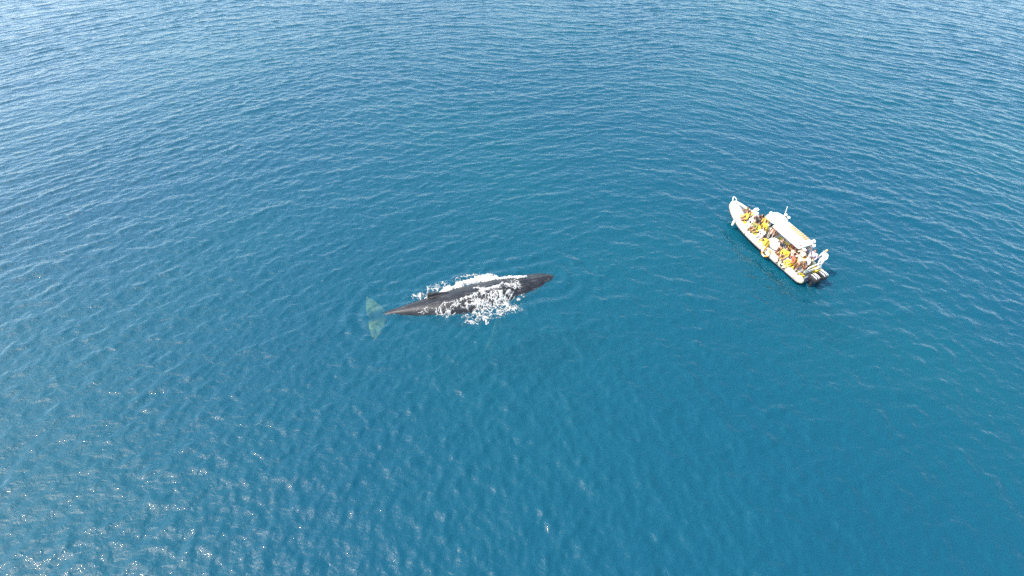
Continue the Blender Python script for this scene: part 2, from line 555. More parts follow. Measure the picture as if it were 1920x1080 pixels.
def build_foam():
    dg = bpy.context.evaluated_depsgraph_get()
    tree = BVHTree.FromObject(whale, dg)
    c = 0.035
    xs = np.arange(-6.2, 5.6, c); ys = np.arange(-4.0, 3.2, c)
    X, Y = np.meshgrid(xs, ys)
    wx = X + 0.28 * (fbm(X * 1.3, Y * 1.3, 1) - 0.5) * 2; wy = Y + 0.28 * (fbm(X * 1.3, Y * 1.3, 9) - 0.5) * 2
    D = np.zeros(X.shape)                    # how much foam
    def strip(pts, rs, k, soft=1.0):
        nonlocal D
        for (a, b, r0, r1) in zip(pts, pts[1:], rs, rs[1:]):
            d = seg_dist(wx, wy, a, b)
            D = np.maximum(D, k * np.exp(-(d / (0.5 * (r0 + r1))) ** 2 * soft))
    def spot(x, y, rx, ry, k):
        nonlocal D
        D = np.maximum(D, k * np.exp(-((wx - x) / rx) ** 2 - ((wy - y) / ry) ** 2))
    FAR, FARR, SPOTS, NEAR = FOAM
    strip(FAR, FARR, 1.5)
    for st in NEAR: strip(*st)
    for sp in SPOTS: spot(*sp)
    strands = 1 - np.clip(cells(wx * 2.7 + 3, wy * 3.3 + 1, 2) / 0.26, 0, 1)
    fine = 1 - np.clip(cells(wx * 6.0 + 8, wy * 7.0, 4) / 0.34, 0, 1)
    n = fbm(wx * 3.2, wy * 3.6, 12, 4)
    tex = 0.50 * strands + 0.42 * fine + 0.95 * (n - 0.5) * 1.6
    S = D * 1.05 + tex * np.clip(D * 2.2, 0, 1) - 1.0
    # solid only where dense
    ca, sa = math.cos(W_ROT), math.sin(W_ROT)
    gx = W_LOC.x + X * ca - Y * sa; gy = W_LOC.y + X * sa + Y * ca
    Z = sea_z(gx, gy)
    wh = np.full(X.shape, -9.0)
    near = S > -0.4
    for (r, q) in zip(*np.nonzero(near)):
        h = tree.ray_cast(Vector((X[r, q], Y[r, q], 5)), Vector((0, 0, -1)))
        if h[0] is not None: wh[r, q] = h[0].z
    over = wh > Z
    base = np.maximum(Z, wh)
    t = np.clip(S / 0.5, -0.35, 1)
    bumpy = 0.5 + fbm(X * 9, Y * 9, 21, 3)
    H = base + 0.012 + np.where(t > 0, 0.075 * t * bumpy, 0) + np.where(t > 0, 0.10 * np.clip(D - 1.0, 0, 0.5) * bumpy, 0)
    keep_v = S > -0.30
    keep = keep_v[:-1, :-1] | keep_v[1:, :-1] | keep_v[1:, 1:] | keep_v[:-1, 1:]
    idx = np.full(X.shape, -1)
    used = np.zeros(X.shape, bool)
    for a, b in ((slice(0, -1), slice(0, -1)), (slice(1, None), slice(0, -1)), (slice(1, None), slice(1, None)), (slice(0, -1), slice(1, None))):
        used[a, b] |= keep
    idx[used] = np.arange(used.sum())
    co = np.stack([X[used], Y[used], H[used]], -1)
    q = np.stack([idx[:-1, :-1][keep], idx[:-1, 1:][keep], idx[1:, 1:][keep], idx[1:, :-1][keep]], -1)
    me = bpy.data.meshes.new("sea_foam")
    me.from_pydata(co.tolist(), [], q.tolist())
    me.polygons.foreach_set("use_smooth", np.ones(len(me.polygons), bool))
    al = np.clip((S[used] + 0.30) / 0.30, 0, 1) ** 2 * 0.22 + np.clip((S[used] + 0.03) / 0.16, 0, 1) * 0.76
    at = me.attributes.new("cover", 'FLOAT', 'POINT'); at.data.foreach_set("value", np.clip(al, 0, 1).astype(np.float32))
    m, nt, out = new_mat("foam_white")
    L = nt.links.new
    p = node(nt, "ShaderNodeBsdfDiffuse")
    p.inputs["Color"].default_value = (0.35, 0.345, 0.315, 1)
    tr = node(nt, "ShaderNodeBsdfTransparent")
    at = node(nt, "ShaderNodeAttribute"); at.attribute_name = "cover"
    tc = node(nt, "ShaderNodeTexCoord")
    nz = node(nt, "ShaderNodeTexNoise"); nz.inputs["Scale"].default_value = 16; nz.inputs["Detail"].default_value = 3
    L(tc.outputs["Object"], nz.inputs["Vector"])
    mr = node(nt, "ShaderNodeMapRange"); mr.inputs["From Min"].default_value = 0.3; mr.inputs["From Max"].default_value = 0.6; mr.inputs["To Min"].default_value = 0.55; mr.inputs["To Max"].default_value = 1.15
    L(nz.outputs["Fac"], mr.inputs["Value"])
    mu = node(nt, "ShaderNodeMath", operation='MULTIPLY', use_clamp=True)
    L(at.outputs["Fac"], mu.inputs[0]); L(mr.outputs[0], mu.inputs[1])
    mx = node(nt, "ShaderNodeMixShader")
    L(mu.outputs[0], mx.inputs[0]); L(tr.outputs[0], mx.inputs[1]); L(p.outputs[0], mx.inputs[2])
    L(mx.outputs[0], out.inputs["Surface"])
    o = link("sea_foam", me, None, [m])
    o.location = W_LOC; o.rotation_euler = (0, 0, W_ROT)
    tag(o, "white lacy foam washing over and around the whale's back", "foam", kind="stuff")

FOAM = (
    # far-side solid band
    [(-2.55, 0.45), (-1.75, 0.62), (-0.95, 0.95), (-0.30, 1.12), (0.65, 1.28), (1.6, 1.22), (2.6, 0.98), (3.5, 0.72), (4.2, 0.45), (4.8, 0.25)],
    [0.10, 0.20, 0.26, 0.28, 0.30, 0.32, 0.32, 0.30, 0.18, 0.08],
    # lacy patches: x, y, rx, ry, strength
    [(-1.3, 1.35, 1.4, 0.6, 0.64), (-3.0, 0.9, 1.2, 0.45, 0.58), (0.6, 1.70, 1.8, 0.4, 0.60),
     (1.15, -0.15, 0.55, 0.45, 0.66), (3.6, -0.32, 0.8, 0.55, 0.92), (2.2, -1.25, 1.7, 1.05, 0.74),
     (0.9, -1.5, 1.7, 0.95, 0.70), (2.4, -2.3, 1.7, 0.85, 0.68), (0.6, -2.35, 1.6, 0.8, 0.67),
     (-1.1, -1.2, 1.7, 0.65, 0.58), (-2.9, -0.8, 1.6, 0.5, 0.48), (3.9, -1.2, 0.6, 0.8, 0.42), (-4.6, -0.2, 0.8, 0.25, 0.30)],
    # brighter strands on the near flank
    [([(-0.35, -0.95), (0.5, -0.75), (1.1, -0.55), (1.8, -0.45), (2.5, -0.25), (2.95, 0.05)], [0.12, 0.22, 0.30, 0.26, 0.18, 0.10], 0.95),
     ([(0.6, -0.7), (0.9, -1.5), (1.0, -2.3), (0.85, -2.9)], [0.22, 0.2, 0.15, 0.1], 0.8),
     ([(1.3, -0.9), (2.2, -1.0), (3.0, -1.0), (3.6, -1.6)], [0.20, 0.20, 0.16, 0.1], 0.85)],
)
build_foam()

# ------------------------------------------------------------------ the boat
B_LOC, B_ROT = Vector((19.92, 31.72, 0.0)), R(113.5)
boat = bpy.data.objects.new("inflatable_boat", None)
COL.objects.link(boat)
boat.location = B_LOC; boat.rotation_euler = (R(0.8), R(-1.0), B_ROT)
tag(boat, "white inflatable tour boat with yellow liner and white canopy full of passengers", "boat")
DECK = 0.36
BM = bmesh.new

half = [(-4.55, 1.00, 0.50), (-4.30, 1.00, 0.50), (-4.0, 1.00, 0.50), (-2.5, 1.01, 0.50), (-0.8, 1.01, 0.51), (0.8, 0.99, 0.54), (2.0, 0.90, 0.62), (3.0, 0.70, 0.75), (3.8, 0.42, 0.90), (4.2, 0.18, 0.99)]
path = smooth_path(half + [(4.30, 0, 1.02)] + [(x, -y, z) for x, y, z in reversed(half)], 6)
n_ = len(path)
rad = []
for i, p in enumerate(path):
    e = min(i, n_ - 1 - i) / 7.0
    rad.append(0.27 * (0.35 + 0.65 * min(1, e) ** 0.6))
bm = BM(); tube(bm, path, rad, 20)
tb = done("inflatable_tube", bm, M["tube"], boat)
bm = BM()
out_path = []
for i, p in enumerate(path[6:-6]):
    a, b = path[6:-6][max(i - 1, 0)], path[6:-6][min(i + 1, n_ - 13)]
    t = np.array(b) - np.array(a); t /= np.linalg.norm(t)
    nrm = np.array((-t[1], t[0], 0)); nrm /= np.linalg.norm(nrm)
    if np.dot(nrm[:2], np.array(p)[:2] - np.array((-0.5, 0))) < 0: nrm = -nrm
    out_path.append(np.array(p) + nrm * 0.255 + np.array((0, 0, -0.10)))
tube(bm, out_path, 0.045, 8)
done("rubbing_strake", bm, M["strake_and_shade"], boat)
# seam bands round the tube
for X in (-3.2, -1.5, 0.3, 1.9):
    for sg in (1, -1):
        k = min(range(n_), key=lambda i: abs(path[i][0] - X) + (0 if path[i][1] * sg > 0 else 9))
        bm = BM(); p0, p1 = np.array(path[k]), np.array(path[min(k + 1, n_ - 1)])
        d = (p1 - p0) / np.linalg.norm(p1 - p0)
        tube(bm, [p0 - d * 0.03, p0 + d * 0.03], 0.275, 20)
        done("seam_band", bm, M["seat"], boat)
# grab rope along each tube
for sg in (1, -1):
    bm = BM()
    rp = []
    for X in np.arange(-3.8, 3.0, 0.2):
        k = min(range(n_), key=lambda i: abs(path[i][0] - X) + (0 if path[i][1] * sg > 0 else 9))
        p = np.array(path[k]); rp.append(p + np.array((0, sg * 0.16, 0.235 + 0.02 * math.sin(X * 9))))
    tube(bm, rp, 0.014, 6)
    done("grab_rope", bm, M["rope"], boat)
# hull
bm = BM(); rings = []
for X, w, zk, zc in ((-4.35, 0.86, -0.30, 0.30), (-3, 0.90, -0.34, 0.28), (-1, 0.92, -0.36, 0.28), (1, 0.88, -0.34, 0.32), (2.2, 0.74, -0.24, 0.42), (3.1, 0.50, -0.02, 0.56), (3.8, 0.24, 0.34, 0.72), (4.15, 0.07, 0.66, 0.86)):
    zf = zc + 0.06
    rings.append([(X, -w, zf), (X, -w, zc), (X, -w * 0.8, zc * 0.4 + zk * 0.35), (X, 0, zk), (X, w * 0.8, zc * 0.4 + zk * 0.35), (X, w, zc), (X, w, zf)])
ring_loft(bm, rings); done("hull", bm, M["hull"], boat)
# deck
bm = BM(); rings = []
for X, w, z in ((-4.30, 0.84, DECK), (-1, 0.90, DECK), (1.0, 0.86, DECK + 0.03), (2.2, 0.72, DECK + 0.12), (3.0, 0.50, DECK + 0.28)):
    rings.append([(X, -w, z), (X, w, z), (X, w, z + 0.035), (X, -w, z + 0.035)])
ring_loft(bm, rings); done("deck", bm, M["deck"], boat)
# yellow liner inside both tubes
for sg in (1, -1):
    bm = BM(); rings = []
    for X, w, z in ((-4.2, 0.80, 0.65), (-2.5, 0.81, 0.65), (-0.8, 0.81, 0.66), (0.8, 0.78, 0.69), (1.8, 0.70, 0.76), (2.6, 0.54, 0.86), (3.0, 0.44, 0.92)):
        y0, y1 = sg * (w - 0.27), sg * (w + 0.02)
        rings.append([(X, y0, z + 0.02), (X, y1, z + 0.12), (X, y1, z - 0.05), (X, y0 + sg * 0.03, DECK + 0.04)])
    ring_loft(bm, rings); done("yellow_liner", bm, M["yellow"], boat)
# bow locker with its dark hatch and yellow step
bm = BM(); rings = []
for X, w, z in ((2.75, 0.54, 0.92), (3.3, 0.44, 1.04), (3.8, 0.28, 1.13), (4.12, 0.10, 1.17)):
    rings.append([(X, -w, z - 0.30), (X, w, z - 0.30), (X, w, z - 0.03), (X, w * 0.88, z), (X, -w * 0.88, z), (X, -w, z - 0.03)])
ring_loft(bm, rings); bl = done("bow_locker", bm, M["white"], boat)
bm = BM(); rings = []
for X, y0, y1, z in ((3.02, -0.38, 0.06, 1.0), (3.45, -0.33, -0.04, 1.085), (3.92, -0.16, -0.10, 1.16)):
    rings.append([(X, y0, z - 0.02), (X, y1, z - 0.02), (X, y1, z + 0.035), (X, y0, z + 0.035)])
ring_loft(bm, rings); done("hatch", bm, M["dark"], bl)
bm = BM(); box(bm, (2.68, 0, 0.66), (0.12, 0.98, 0.40), 0.03); done("step", bm, M["yellow"], boat)
# bow loop
bm = BM()
tube(bm, smooth_path([(4.22, -0.17, 1.14), (4.42, -0.18, 1.40), (4.58, 0, 1.54), (4.42, 0.18, 1.40), (4.22, 0.17, 1.14)], 6), 0.038, 10)
done("bow_rail", bm, M["white"], boat)
bm = BM(); blob(bm, (4.18, 0, 1.19), (0.10, 0.09, 0.05), 2.2); done("bow_cleat", bm, M["black"], boat)

# helm console, pale hood beside it, canopy
bm = BM(); box(bm, (0.15, -0.45, 0.92), (0.75, 0.8, 1.1), 0.12, seg=3); cs = done("helm_console", bm, M["white"], boat)
bm = BM(); box(bm, (0.50, -0.45, 1.55), (0.05, 0.78, 0.42), 0.02, Matrix.Rotation(R(-20), 3, 'Y')); done("windscreen", bm, M["glass"], cs)
bm = BM(); tube(bm, [Vector((-0.28, -0.45 + 0.17 * math.cos(a), 1.30 + 0.17 * math.sin(a))) for a in np.linspace(0, 2 * math.pi, 25)], 0.016, 6); done("steering_wheel", bm, M["black"], cs)
bm = BM(); blob(bm, (-0.95, 0.50, 0.86), (0.62, 0.46, 0.52), 3.0, 28, 16); hd = done("engine_hood", bm, M["white"], boat)
bm = BM(); box(bm, (-1.55, 0.42, 1.02), (0.06, 0.34, 0.22), 0.03, Matrix.Rotation(R(18), 3, 'Y')); done("window", bm, M["glass"], hd)
bm = BM()
lp = [(-0.95 + 0.68 * math.cos(a) * abs(math.cos(a)) ** -0.35 if abs(math.cos(a)) > 1e-6 else -0.95, 0.50 + 0.52 * math.copysign(abs(math.sin(a)) ** 0.65, math.sin(a)), 0.98) for a in np.linspace(0, 2 * math.pi, 41)]
tube(bm, lp, 0.028, 8); done("hand_rail", bm, M["black"], hd)

cp = None
bm = BM(); rings = []
for X, y0, y1, z in ((-2.80, -0.92, 0.44, 2.06), (-2.72, -1.02, 0.54, 2.09), (-1.6, -1.04, 0.57, 2.13), (-0.2, -1.02, 0.54, 2.15), (-0.08, -0.94, 0.46, 2.14)):
    yc = (y0 + y1) / 2
    rings.append([(X, y0, z - 0.04), (X, y1, z - 0.04), (X, y1, z + 0.01), (X, y1 - 0.10, z + 0.045), (X, yc, z + 0.075), (X, y0 + 0.10, z + 0.045), (X, y0, z + 0.01)])
ring_loft(bm, rings); cp = done("canopy", bm, M["roof"], boat)
bm = BM()
tube(bm, [(-2.7, 0.58, 2.09), (-1.6, 0.61, 2.13), (-0.15, 0.58, 2.15)], 0.03, 8)  # dark strip standing in for the shaded gap under the canopy's near edge
done("shade_line", bm, M["strake_and_shade"], cp)
for k in range(8):
    bm = BM(); X = -0.75 - k * 0.21
    box(bm, (X, -0.70, 2.205), (0.13, 0.46, 0.03), 0.008); done("roof_slat", bm, M["tan"], cp)
for X, Y in ((-0.35, 0.36), (-0.35, -0.96), (-2.55, 0.36), (-2.55, -0.90)):
    bm = BM(); tube(bm, [(X, Y, DECK + 0.02), (X, Y, 1.4), (X + (0.08 if X < -1 else -0.04), Y, 2.11)], 0.032, 8); done("post", bm, M["steel"], cp)
bm = BM(); blob(bm, (0.42, -0.40, 2.20), (0.70, 0.72, 0.13), 2.7, 28, 14); rp_ = done("radar_pod", bm, M["white"], cp)
bm = BM(); blob(bm, (0.95, -0.20, 2.40), (0.12, 0.12, 0.12), 3.2, 16, 10); done("radar_cap", bm, M["white"], rp_)
for X, Y in ((0.35, 0.1), (0.35, -0.9)):
    bm = BM(); tube(bm, [(X, Y, DECK + 0.05), (X + 0.1, Y, 1.4), (X + 0.1, Y, 2.16)], 0.03, 8); done("post", bm, M["steel"], cp)
bm = BM(); tube(bm, [(0.12, -0.66, 2.36), (0.16, -0.68, 2.7), (0.30, -0.74, 3.35)], [0.045, 0.035, 0.022], 8); done("antenna", bm, M["white"], cp)
bm = BM(); blob(bm, (0.30, -1.00, 2.50), (0.13, 0.11, 0.09), 2.4); blob(bm, (0.02, -1.06, 2.44), (0.14, 0.10, 0.08), 2.4); tube(bm, [(0.3, -1.0, 2.3), (0.3, -1.0, 2.45)], 0.03, 6); tube(bm, [(0.02, -1.06, 2.26), (0.02, -1.06, 2.4)], 0.03, 6)
done("search_light", bm, M["white"], cp)
bm = BM(); box(bm, (0.16, -1.02, 2.36), (0.22, 0.12, 0.06), 0.02); done("lamp_bracket", bm, M["black"], cp)

# stern arch
bm = BM()
tube(bm, smooth_path([(-3.95, 0.62, DECK + 0.02), (-4.10, 0.60, 1.1), (-4.16, 0.45, 1.42), (-4.18, 0, 1.50), (-4.16, -0.55, 1.42), (-4.10, -0.78, 1.1), (-3.95, -0.80, DECK + 0.02)], 6), 0.04, 10)
done("stern_arch", bm, M["white"], boat)
bm = BM()
for dz in (0.0, 0.16):
    tube(bm, [(-4.13, 0.58, 1.05 - dz), (-4.15, -0.76, 1.05 - dz)], 0.028, 8)
done("stern_rail", bm, M["white"], boat)
bm = BM(); box(bm, (-4.34, -0.05, 0.42), (0.10, 1.5, 0.52), 0.02); done("transom", bm, M["hull"], boat)

# outboard motors
for Y in (0.32, -0.46):
    bm = BM(); blob(bm, (-4.78, Y, 0.86), (0.36, 0.23, 0.27), 3.0, 24, 14); cw = done("outboard_motor", bm, M["black"], boat)
    for k in range(3):
        yy = Y - 0.15 + k * 0.15
        bm = BM()
        pts = []
        for t in np.linspace(-0.27, 0.27, 9):
            z = 0.86 + 0.27 * (max(0.0, 1 - abs(t / 0.36) ** 3 - abs((yy - Y) / 0.23) ** 3)) ** (1 / 3)
            pts.append((-4.78 + t, yy, z + 0.006))
        rings = [[(p[0], p[1] - 0.02, p[2] - 0.02), (p[0], p[1] + 0.02, p[2] - 0.02), (p[0], p[1] + 0.02, p[2] + 0.008), (p[0], p[1] - 0.02, p[2] + 0.008)] for p in pts]
        ring_loft(bm, rings); done("stripe", bm, M["white"], cw)
    bm = BM(); box(bm, (-4.74, Y, 0.42), (0.26, 0.15, 0.75), 0.05); box(bm, (-4.90, Y, -0.02), (0.42, 0.34, 0.03), 0.01); blob(bm, (-4.80, Y, -0.30), (0.34, 0.07, 0.08), 2.2); box(bm, (-4.74, Y, -0.15), (0.22, 0.07, 0.5), 0.02)
    box(bm, (-4.46, Y, 0.60), (0.26, 0.20, 0.30), 0.03)
    done("lower_unit", bm, M["black"], cw)
    bm = BM()
    for a in range(3):
        rm = Matrix.Rotation(a * 2 * math.pi / 3, 3, 'X')
        blob(bm, Vector((-5.15, Y, -0.30)) + rm @ Vector((0, 0, 0.12)), (0.025, 0.07, 0.12), 2.0, 10, 8, rm @ Matrix.Rotation(R(25), 3, 'Z'))
    done("propeller", bm, M["black"], cw)

# bench pods
SEATS = [(2.25, 0.30), (2.25, -0.34), (1.55, 0.42), (1.55, -0.44), (0.85, 0.42),
         (-1.95, 0.46), (-2.65, 0.46), (-3.35, 0.46), (-2.25, -0.36), (-2.95, -0.42), (-3.6, -0.30)]
for X, Y in SEATS:
    zd = DECK + 0.035 + max(0, X - 1) * 0.06
    bm = BM(); box(bm, (X, Y, zd + 0.20), (0.42, 0.34, 0.40), 0.05, seg=3); st = done("seat", bm, M["seat"], boat)
    bm = BM(); box(bm, (X - 0.24, Y, zd + 0.50), (0.07, 0.32, 0.34), 0.03, seg=2); done("backrest", bm, M["seat"], st)

def on_boat(x, y, z):
    return boat.matrix_basis @ Vector((x, y, z))

# things hanging from the boat
bm = BM()
tube(bm, [Vector((0.30 * math.cos(a), 0.30 * math.sin(a), 0)) for a in np.linspace(0, 2 * math.pi, 33)], 0.065, 12)
lb = done("lifebuoy", bm, M["white"])
tag(lb, "white and orange lifebuoy hanging over the boat's near tube", "lifebuoy")
for k in range(4):
    bm = BM(); a0 = k * math.pi / 2 + 0.4
    tube(bm, [Vector((0.30 * math.cos(a), 0.30 * math.sin(a), 0)) for a in np.linspace(a0, a0 + 0.8, 8)], 0.070, 12)
    done("band", bm, M["orange"], lb)
lb.location = on_boat(-1.12, 1.36, 0.66)
lb.rotation_euler = (R(-62), 0, B_ROT)
bm = BM(); blob(bm, (0, 0, 0), (0.30, 0.105, 0.105), 2.4, 18, 14, Matrix.Rotation(R(90), 3, 'Y'))
fd = done("fender", bm, M["white"]); tag(fd, "small white fender hanging off the boat's near bow", "fender")
bm = BM(); tube(bm, [(0, 0, 0.28), (0.0, -0.06, 0.42), (0, -0.22, 0.50)], 0.012, 6); done("cord", bm, M["rope"], fd)
fd.location = on_boat(2.75, 1.16, 0.56); fd.rotation_euler = (R(8), 0, B_ROT)

# ------------------------------------------------------------------ people
def skin_mesh(name, chains, root=(0, 0), sub=1):
    """chains: list of [(point, radius), ...]; a chain whose first item is ('@', chain, index) starts from an existing vertex"""
    verts, edges, rads, ids = [], [], [], []
    for ch in chains:
        cur = []
        prev = None
        for it in ch:
            if it[0] == '@':
                prev = ids[it[1]][it[2]]; cur.append(prev); continue
            verts.append(it[0]); rads.append(it[1])
            k = len(verts) - 1
            if prev is not None: edges.append((prev, k))
            prev = k; cur.append(k)
        ids.append(cur)
    me = bpy.data.meshes.new(name); me.from_pydata([tuple(v) for v in verts], edges, [])
    o = link(name, me)
    sk = o.modifiers.new("skin", 'SKIN'); sk.use_smooth_shade = True; sk.branch_smoothing = 0.4
    for i, r in enumerate(rads):
        r = r if hasattr(r, "__len__") else (r, r)
        me.skin_vertices[0].data[i].radius = r
        me.skin_vertices[0].data[i].use_root = (i == ids[root[0]][root[1]])
    if sub:
        s_ = o.modifiers.new("sub", 'SUBSURF'); s_.levels = sub; s_.render_levels = sub
    return evaluated(o, name)

V3 = lambda *a: Vector(a)

def hand_chains(chains, ci, wrist_i, W, d, up):
    """palm, four unequal curled fingers and a thumb grown from the wrist"""
    d = d.normalized(); side = d.cross(up).normalized(); up = side.cross(d).normalized()
    palm = W + d * 0.055
    chains.append([('@', ci, wrist_i), (palm, (0.030, 0.018)), (W + d * 0.09, (0.034, 0.016))])
    pc = len(chains) - 1
    for k, (off, ln) in enumerate(((-0.030, 0.060), (-0.010, 0.074), (0.011, 0.070), (0.031, 0.054))):
        b = W + d * 0.10 + side * off
        chains.append([('@', pc, 2), (b + d * 0.012, 0.009), (b + d * ln * 0.6 - up * 0.012, 0.0085), (b + d * ln * 0.9 - up * 0.036, 0.0075)])
    chains.append([('@', pc, 1), (palm + side * -0.042 + d * 0.01, 0.011), (palm + side * -0.062 + d * 0.045 - up * 0.012, 0.009)])

def pose(kind):
    """joints of a figure facing +X with the soles at z = 0 (seated: seat height 0.44)"""
    J = {}
    if kind in ("sit", "sit_photo", "sit_turn"):
        J["pel"] = V3(0, 0, 0.52); J["waist"] = V3(-0.02, 0, 0.68); J["chest"] = V3(0.0, 0, 0.88); J["neck"] = V3(0.03, 0, 1.06); J["head"] = V3(0.06, 0, 1.20)
        for s, sg in (("l", 1), ("r", -1)):
            J["hip" + s] = V3(0.03, sg * 0.10, 0.50); J["knee" + s] = V3(0.44, sg * 0.15, 0.52); J["ank" + s] = V3(0.42, sg * 0.14, 0.09); J["toe" + s] = V3(0.60, sg * 0.16, 0.04)
            J["sh" + s] = V3(0.0, sg * 0.19, 0.99); J["el" + s] = V3(0.08, sg * 0.27, 0.74); J["wr" + s] = V3(0.29, sg * 0.17, 0.62); J["hd" + s] = V3(1, -sg * 0.2, -0.25)
        if kind == "sit_photo":
            for s, sg in (("l", 1), ("r", -1)):
                J["el" + s] = V3(0.22, sg * 0.25, 0.92); J["wr" + s] = V3(0.28, sg * 0.08, 1.12); J["hd" + s] = V3(0.1, -sg * 0.3, 0.9)
        if kind == "sit_turn":
            J["elr"] = V3(-0.12, -0.32, 0.80); J["wrr"] = V3(0.02, -0.46, 0.66); J["hdr"] = V3(0.6, -0.5, -0.3); J["chest"].y = -0.03; J["neck"].y = -0.05; J["head"].y = -0.07
    elif kind in ("stand", "stand_photo"):
        J["pel"] = V3(0, 0, 0.94); J["waist"] = V3(-0.01, 0, 1.10); J["chest"] = V3(0.0, 0, 1.31); J["neck"] = V3(0.02, 0, 1.49); J["head"] = V3(0.05, 0, 1.63)
        for s, sg in (("l", 1), ("r", -1)):
            J["hip" + s] = V3(0, sg * 0.10, 0.90); J["knee" + s] = V3(0.04, sg * 0.13, 0.49); J["ank" + s] = V3(-0.01, sg * 0.15, 0.09); J["toe" + s] = V3(0.17, sg * 0.18, 0.04)
            J["sh" + s] = V3(0, sg * 0.19, 1.42); J["el" + s] = V3(-0.02, sg * 0.27, 1.14); J["wr" + s] = V3(0.16, sg * 0.24, 0.96); J["hd" + s] = V3(0.6, -sg * 0.2, -0.6)
        if kind == "stand_photo":
            for s, sg in (("l", 1), ("r", -1)):
                J["el" + s] = V3(0.22, sg * 0.26, 1.34); J["wr" + s] = V3(0.30, sg * 0.08, 1.55); J["hd" + s] = V3(0.1, -sg * 0.3, 0.9)
    else:  # kneeling astride the tube, leaning out with both arms reaching down
        J["pel"] = V3(-0.15, 0, 0.50); J["waist"] = V3(0.0, 0, 0.62); J["chest"] = V3(0.20, 0, 0.70); J["neck"] = V3(0.38, 0, 0.76); J["head"] = V3(0.52, 0, 0.78)
        for s, sg in (("l", 1), ("r", -1)):
            J["hip" + s] = V3(-0.15, sg * 0.10, 0.47); J["knee" + s] = V3(0.02, sg * 0.17, 0.09); J["ank" + s] = V3(-0.38, sg * 0.17, 0.07); J["toe" + s] = V3(-0.53, sg * 0.17, 0.03)
            J["sh" + s] = V3(0.30, sg * 0.19, 0.70); J["el" + s] = V3(0.46, sg * 0.25, 0.46); J["wr" + s] = V3(0.62, sg * 0.20, 0.26); J["hd" + s] = V3(0.5, -sg * 0.1, -0.7)
    return J

def head_mesh(bm, J):
    """head with nose, brow, chin, ears; faces +X"""
    c = J["head"] + V3(0.012, 0, 0.025)
    nu, nv = 20, 14
    rings = []
    for j in range(nv + 1):
        ph = -math.pi / 2 + math.pi * (j + 0.03) / (nv + 0.06)
        r = []
        for a in np.linspace(0, 2 * math.pi, nu, endpoint=False):
            x, y, z = 0.098 * math.cos(ph) * math.cos(a), 0.076 * math.cos(ph) * math.sin(a), 0.120 * math.sin(ph)
            f = max(0, math.cos(a)) ** 6
            if z < 0: y *= 1 + z * 2.0; x *= 1 + z * (0.6 if x > 0 else 2.2)
            x += f * 0.022 * math.exp(-((z + 0.015) / 0.022) ** 2) * (1 if abs(math.sin(a)) < 0.2 else 0)   # nose
            x += f * 0.006 * math.exp(-((z - 0.03) / 0.012) ** 2)                                          # brow
            x += f * 0.008 * math.exp(-((z + 0.095) / 0.02) ** 2)                                          # chin
            x -= f * 0.004 * math.exp(-((z + 0.06) / 0.008) ** 2)                                          # mouth line
            r.append(c + V3(x, y, z))
        rings.append(r)
    ring_loft(bm, rings)
    for sg in (1, -1):
        blob(bm, c + V3(-0.005, sg * 0.076, -0.005), (0.020, 0.010, 0.032), 2.0, 10, 8)
    return c

